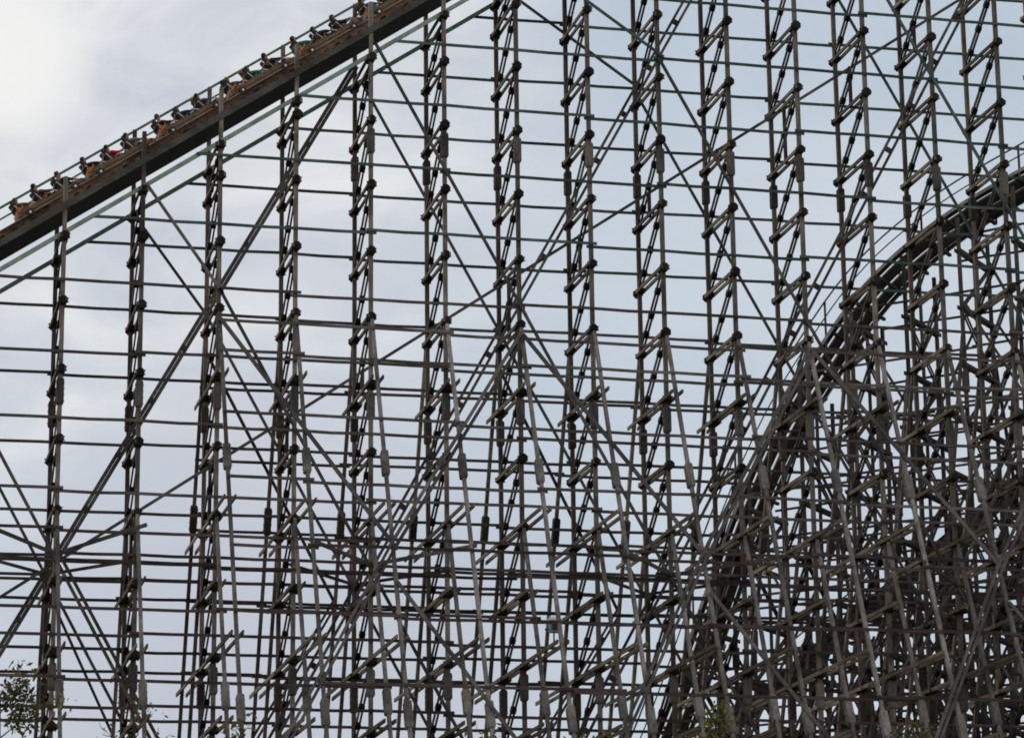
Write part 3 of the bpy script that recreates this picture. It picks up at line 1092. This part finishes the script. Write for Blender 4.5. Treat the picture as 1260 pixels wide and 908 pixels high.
def tree(label, x, y, height, spread, leaves, mat, seed, lo=.35, leaf=.075, limbs=16):
    rr = random.Random(seed)
    root = thing('tree', Vector((x, y, 0)), label, 'tree', None)
    m = MB()
    base = Vector((x, y, 0))
    tpts = [base]
    d = Vector((rr.uniform(-.05, .05), rr.uniform(-.05, .05), 1))
    nseg = 8
    for j in range(1, nseg + 1):
        tpts.append(tpts[-1] + Vector((d.x + rr.uniform(-.08, .08), d.y + rr.uniform(-.08, .08), 1)) * (height * .93 / nseg))
    m.loft(tpts, 0, 0, n=8, r=[.02 + .017 * height * (1 - j / nseg) for j in range(nseg + 1)], side=(1, 0, 0))
    tips = [tpts[-1], tpts[-2]]
    trunk = m.build('trunk', M['bark'], root)
    bm_ = MB()
    for b in range(limbs):
        t = lo + (1 - lo) * (b + rr.random()) / limbs
        f = t * nseg; j = min(int(f), nseg - 1)
        p = tpts[j].lerp(tpts[j + 1], f - j)
        an = b * 2.4 + rr.random()
        ln = spread * (1.15 - .75 * t) * rr.uniform(.7, 1.2)
        q = [p]
        dirv = Vector((math.cos(an), math.sin(an), rr.uniform(.35, .8)))
        for s_ in range(4):
            dirv = (dirv + Vector((rr.uniform(-.25, .25), rr.uniform(-.25, .25), rr.uniform(-.05, .3)))).normalized()
            q.append(q[-1] + dirv * ln / 4)
        r0 = .012 + .005 * height * (1 - t)
        bm_.loft(q, 0, 0, n=6, r=[r0, r0 * .8, r0 * .6, r0 * .4, r0 * .2], side=(0, 0, 1))
        tips += q[2:]
        for tw in range(5):
            p0 = q[rr.choice([1, 2, 3, 4])]
            dv_ = Vector((rr.uniform(-1, 1), rr.uniform(-1, 1), rr.uniform(-.2, 1))).normalized()
            l2 = ln * rr.uniform(.2, .5)
            q2 = [p0, p0 + dv_ * l2 * .5, p0 + dv_ * l2 + Vector((rr.uniform(-.1, .1), rr.uniform(-.1, .1), rr.uniform(0, .15)))]
            bm_.loft(q2, 0, 0, n=4, r=[.012, .008, .004], side=(0, 0, 1))
            tips += q2[1:]
    bm_.build('limbs', M['bark'], root)
    lv = MB()
    for _ in range(leaves):
        c = rr.choice(tips) + Vector((rr.gauss(0, .16), rr.gauss(0, .16), rr.gauss(0, .14)))
        u = Vector((rr.uniform(-1, 1), rr.uniform(-1, 1), rr.uniform(-1, 1))).normalized()
        v = u.orthogonal().normalized()
        v.rotate(Matrix.Rotation(rr.uniform(0, 6.28), 3, u))
        a = leaf * rr.uniform(.6, 1.3)
        n0 = len(lv.v)
        w_ = u.cross(v)
        lv.v += [c - v * a, c + u * a * .45 + w_ * a * .12, c + v * a, c - u * a * .45 + w_ * a * .12]
        lv.f.append((n0, n0 + 1, n0 + 2, n0 + 3))
    lv.build('crown', mat, root)
    return root


tree('leafy olive-green tree top at the bottom left corner, in front of the leftmost bent', -5.0, -47.6, 12.4, 2.2, 5200, LEAF['olive'], 3)
tree('thin nearly bare tree with a few leaves between the first two bents on the left', -2.6, -48.2, 12.0, 1.9, 520, LEAF['brown'], 5, leaf=.06, limbs=22)
tree('small yellow-green tree top peeping over the bottom edge right of middle', 7.7, -50.5, 11.0, 1.2, 1500, LEAF['yellow'], 8)
tree('broader yellow-green tree top at the bottom edge under the lower plunging track', 10.0, -51.2, 11.1, 1.5, 2600, LEAF['yellow'], 12)

tree('low dark sprig of a tree just over the bottom edge, fourth bent from the left', 0.1, -48.9, 11.35, 1.1, 1100, LEAF['olive'], 21)
tree('low dark sprig of a tree just over the bottom edge, near the middle', 4.3, -49.8, 11.3, 1.3, 1300, LEAF['olive'], 22)
tree('low dark sprig of a tree just over the bottom edge, towards the right corner', 13.6, -52.2, 11.4, 1.3, 1300, LEAF['olive'], 23)

# ------------------------------------------------------------------ ground
m = MB()
Rg = 3000
nseg = 48
m.v.append(Vector((0, 0, 0)))
rings = [60, 140, 300, 700, 1500, Rg]
for r in rings:
    for q in range(nseg):
        a = 2 * math.pi * q / nseg
        x, y = r * math.cos(a), r * math.sin(a)
        m.v.append(Vector((x, y, 0.0)))
for q in range(nseg):
    m.f.append((0, 1 + q, 1 + (q + 1) % nseg))
for k in range(len(rings) - 1):
    for q in range(nseg):
        a = 1 + k * nseg + q; b = 1 + k * nseg + (q + 1) % nseg
        m.f.append((a, a + nseg, b + nseg, b))
gm, nt, b = new_mat('park_grass')
geo = nt.nodes.new('ShaderNodeNewGeometry')
nz = nt.nodes.new('ShaderNodeTexNoise'); nz.inputs['Scale'].default_value = .35; nz.inputs['Detail'].default_value = 8
nt.links.new(geo.outputs['Position'], nz.inputs['Vector'])
rp = nt.nodes.new('ShaderNodeValToRGB')
rp.color_ramp.elements[0].color = (.035, .05, .015, 1); rp.color_ramp.elements[1].color = (.13, .12, .06, 1)
rp.color_ramp.elements[0].position = .3; rp.color_ramp.elements[1].position = .75
nt.links.new(nz.outputs['Fac'], rp.inputs['Fac'])
nt.links.new(rp.outputs[0], b.inputs['Base Color'])
b.inputs['Roughness'].default_value = .95
g = m.build('ground', gm)
tag(g, kind='structure')

# ------------------------------------------------------------------ camera
YAW, PITCH, ROLL, FPX = .2415, .2589, -.0124, 3668.3
cy, sy, cp, sp = math.cos(YAW), math.sin(YAW), math.cos(PITCH), math.sin(PITCH)
F = Vector((sy * cp, cy * cp, sp))
Rt = Vector((cy, -sy, 0))
Up = Rt.cross(F)
r2 = Rt * math.cos(ROLL) + Up * math.sin(ROLL)
u2 = -Rt * math.sin(ROLL) + Up * math.cos(ROLL)
cam = bpy.data.cameras.new('camera')
co = bpy.data.objects.new('camera', cam)
COL.objects.link(co)
mw = Matrix((r2, u2, -F)).transposed().to_4x4()
mw.translation = Vector((-9.6856, -112.2644, 1.7))
co.matrix_world = mw
cam.sensor_width = 36
cam.lens = FPX / 1260 * 36
cam.clip_start = .5
cam.clip_end = 6000
sc.camera = co

# ------------------------------------------------------------------ sky and light
SUN_AZ = YAW + math.radians(-52)      # clockwise from +Y
SUN_EL = math.radians(38)
sd = Vector((math.sin(SUN_AZ) * math.cos(SUN_EL), math.cos(SUN_AZ) * math.cos(SUN_EL), math.sin(SUN_EL)))
wd = bpy.data.worlds.new('World')
sc.world = wd
wd.use_nodes = True
nt = wd.node_tree
for n in list(nt.nodes): nt.nodes.remove(n)
L = nt.links.new
out = nt.nodes.new('ShaderNodeOutputWorld')
bg = nt.nodes.new('ShaderNodeBackground')
bg.inputs['Strength'].default_value = .1
L(bg.outputs[0], out.inputs[0])
sky = nt.nodes.new('ShaderNodeTexSky')
sky.sky_type = 'NISHITA'
sky.sun_disc = False
sky.sun_elevation = SUN_EL
sky.sun_rotation = SUN_AZ
tc = nt.nodes.new('ShaderNodeTexCoord')


def wnoise(scale, detail, stretch=(1, 1, 1), dist=0., seed=(0, 0, 0)):
    mp = nt.nodes.new('ShaderNodeMapping')
    mp.inputs['Scale'].default_value = stretch
    mp.inputs['Location'].default_value = seed
    L(tc.outputs['Generated'], mp.inputs['Vector'])
    n_ = nt.nodes.new('ShaderNodeTexNoise')
    n_.inputs['Scale'].default_value = scale
    n_.inputs['Detail'].default_value = detail
    n_.inputs['Roughness'].default_value = .52
    n_.inputs['Distortion'].default_value = dist
    L(mp.outputs[0], n_.inputs['Vector'])
    return n_.outputs['Fac']


def ramp(sock, stops):
    r_ = nt.nodes.new('ShaderNodeValToRGB')
    cr = r_.color_ramp
    while len(cr.elements) < len(stops): cr.elements.new(.5)
    for e_, (p_, c_) in zip(cr.elements, stops):
        e_.position = p_; e_.color = (*c_, 1)
    L(sock, r_.inputs['Fac'])
    return r_.outputs[0]


def dot_with(v):
    n_ = nt.nodes.new('ShaderNodeVectorMath'); n_.operation = 'DOT_PRODUCT'
    n_.inputs[1].default_value = v
    L(tc.outputs['Generated'], n_.inputs[0])
    return n_.outputs['Value']


def maprange(sock, a, b, c=0., d=1., smooth=True):
    n_ = nt.nodes.new('ShaderNodeMapRange')
    if smooth: n_.interpolation_type = 'SMOOTHSTEP'
    n_.inputs['From Min'].default_value = a; n_.inputs['From Max'].default_value = b
    n_.inputs['To Min'].default_value = c; n_.inputs['To Max'].default_value = d
    L(sock, n_.inputs['Value'])
    return n_.outputs[0]


def mix(fac, a, b, mode='MIX'):
    n_ = nt.nodes.new('ShaderNodeMix'); n_.data_type = 'RGBA'; n_.blend_type = mode
    if isinstance(fac, float): n_.inputs['Factor'].default_value = fac
    else: L(fac, n_.inputs['Factor'])
    for s_, v in ((6, a), (7, b)):
        if isinstance(v, tuple): n_.inputs[s_].default_value = (*v, 1)
        else: L(v, n_.inputs[s_])
    return n_.outputs[2]


def view_dir(px, py):
    d_ = F + r2 * ((px - 630) / FPX) - u2 * ((py - 454) / FPX)
    return tuple(d_.normalized())


# overcast: cool grey-blue veil, brighter and warmer cloud towards the left
soft = wnoise(5.5, 5, (1, 1, 2.2), .3, (3.1, 1.7, .4))
fine = wnoise(16, 6, (1, 1, 1.9), .5, (.4, 5.2, 1.0))
veil = ramp(soft, [(.30, (4.6, 5.4, 6.4)), (.50, (5.45, 6.2, 7.0)), (.70, (6.6, 7.1, 7.65))])
bright = ramp(fine, [(.32, (5.9, 6.25, 6.95)), (.47, (6.9, 7.1, 7.5)), (.66, (8.5, 8.5, 8.5))])
left = maprange(dot_with(view_dir(120, 110)), math.cos(.19), math.cos(.045))
sk = mix(left, veil, bright)
glow = maprange(dot_with(view_dir(10, 75)), math.cos(.034), math.cos(.0))
sk = mix(glow, sk, (9.2, 9.15, 8.9))
low = maprange(dot_with(view_dir(330, 860)), math.cos(.13), math.cos(.02), 0, .65)
sk = mix(low, sk, (5.45, 5.55, 6.2))
# outside the patch of sky in view the overcast is even and neutral
far_ = maprange(dot_with(view_dir(630, 454)), math.cos(.50), math.cos(.27))
sk = mix(far_, (7.4, 7.1, 6.75), sk)
sk = mix(.06, sk, sky.outputs[0])
L(sk, bg.inputs['Color'])

sun = bpy.data.lights.new('sun', 'SUN')
sun.energy = 1.1
sun.angle = math.radians(14)
sun.color = (1, .95, .88)
so = bpy.data.objects.new('sun', sun)
COL.objects.link(so)
so.rotation_euler = sd.to_track_quat('Z', 'Y').to_euler()
so.location = (0, 0, 80)

sc.view_settings.view_transform = 'Standard'
sc.view_settings.look = 'None'
sc.view_settings.exposure = 0
sc.view_settings.gamma = 1
sc.view_settings.use_curve_mapping = False
sc.cycles.filter_width = 1.8
sc.cycles.max_bounces = 6
sc.cycles.diffuse_bounces = 3
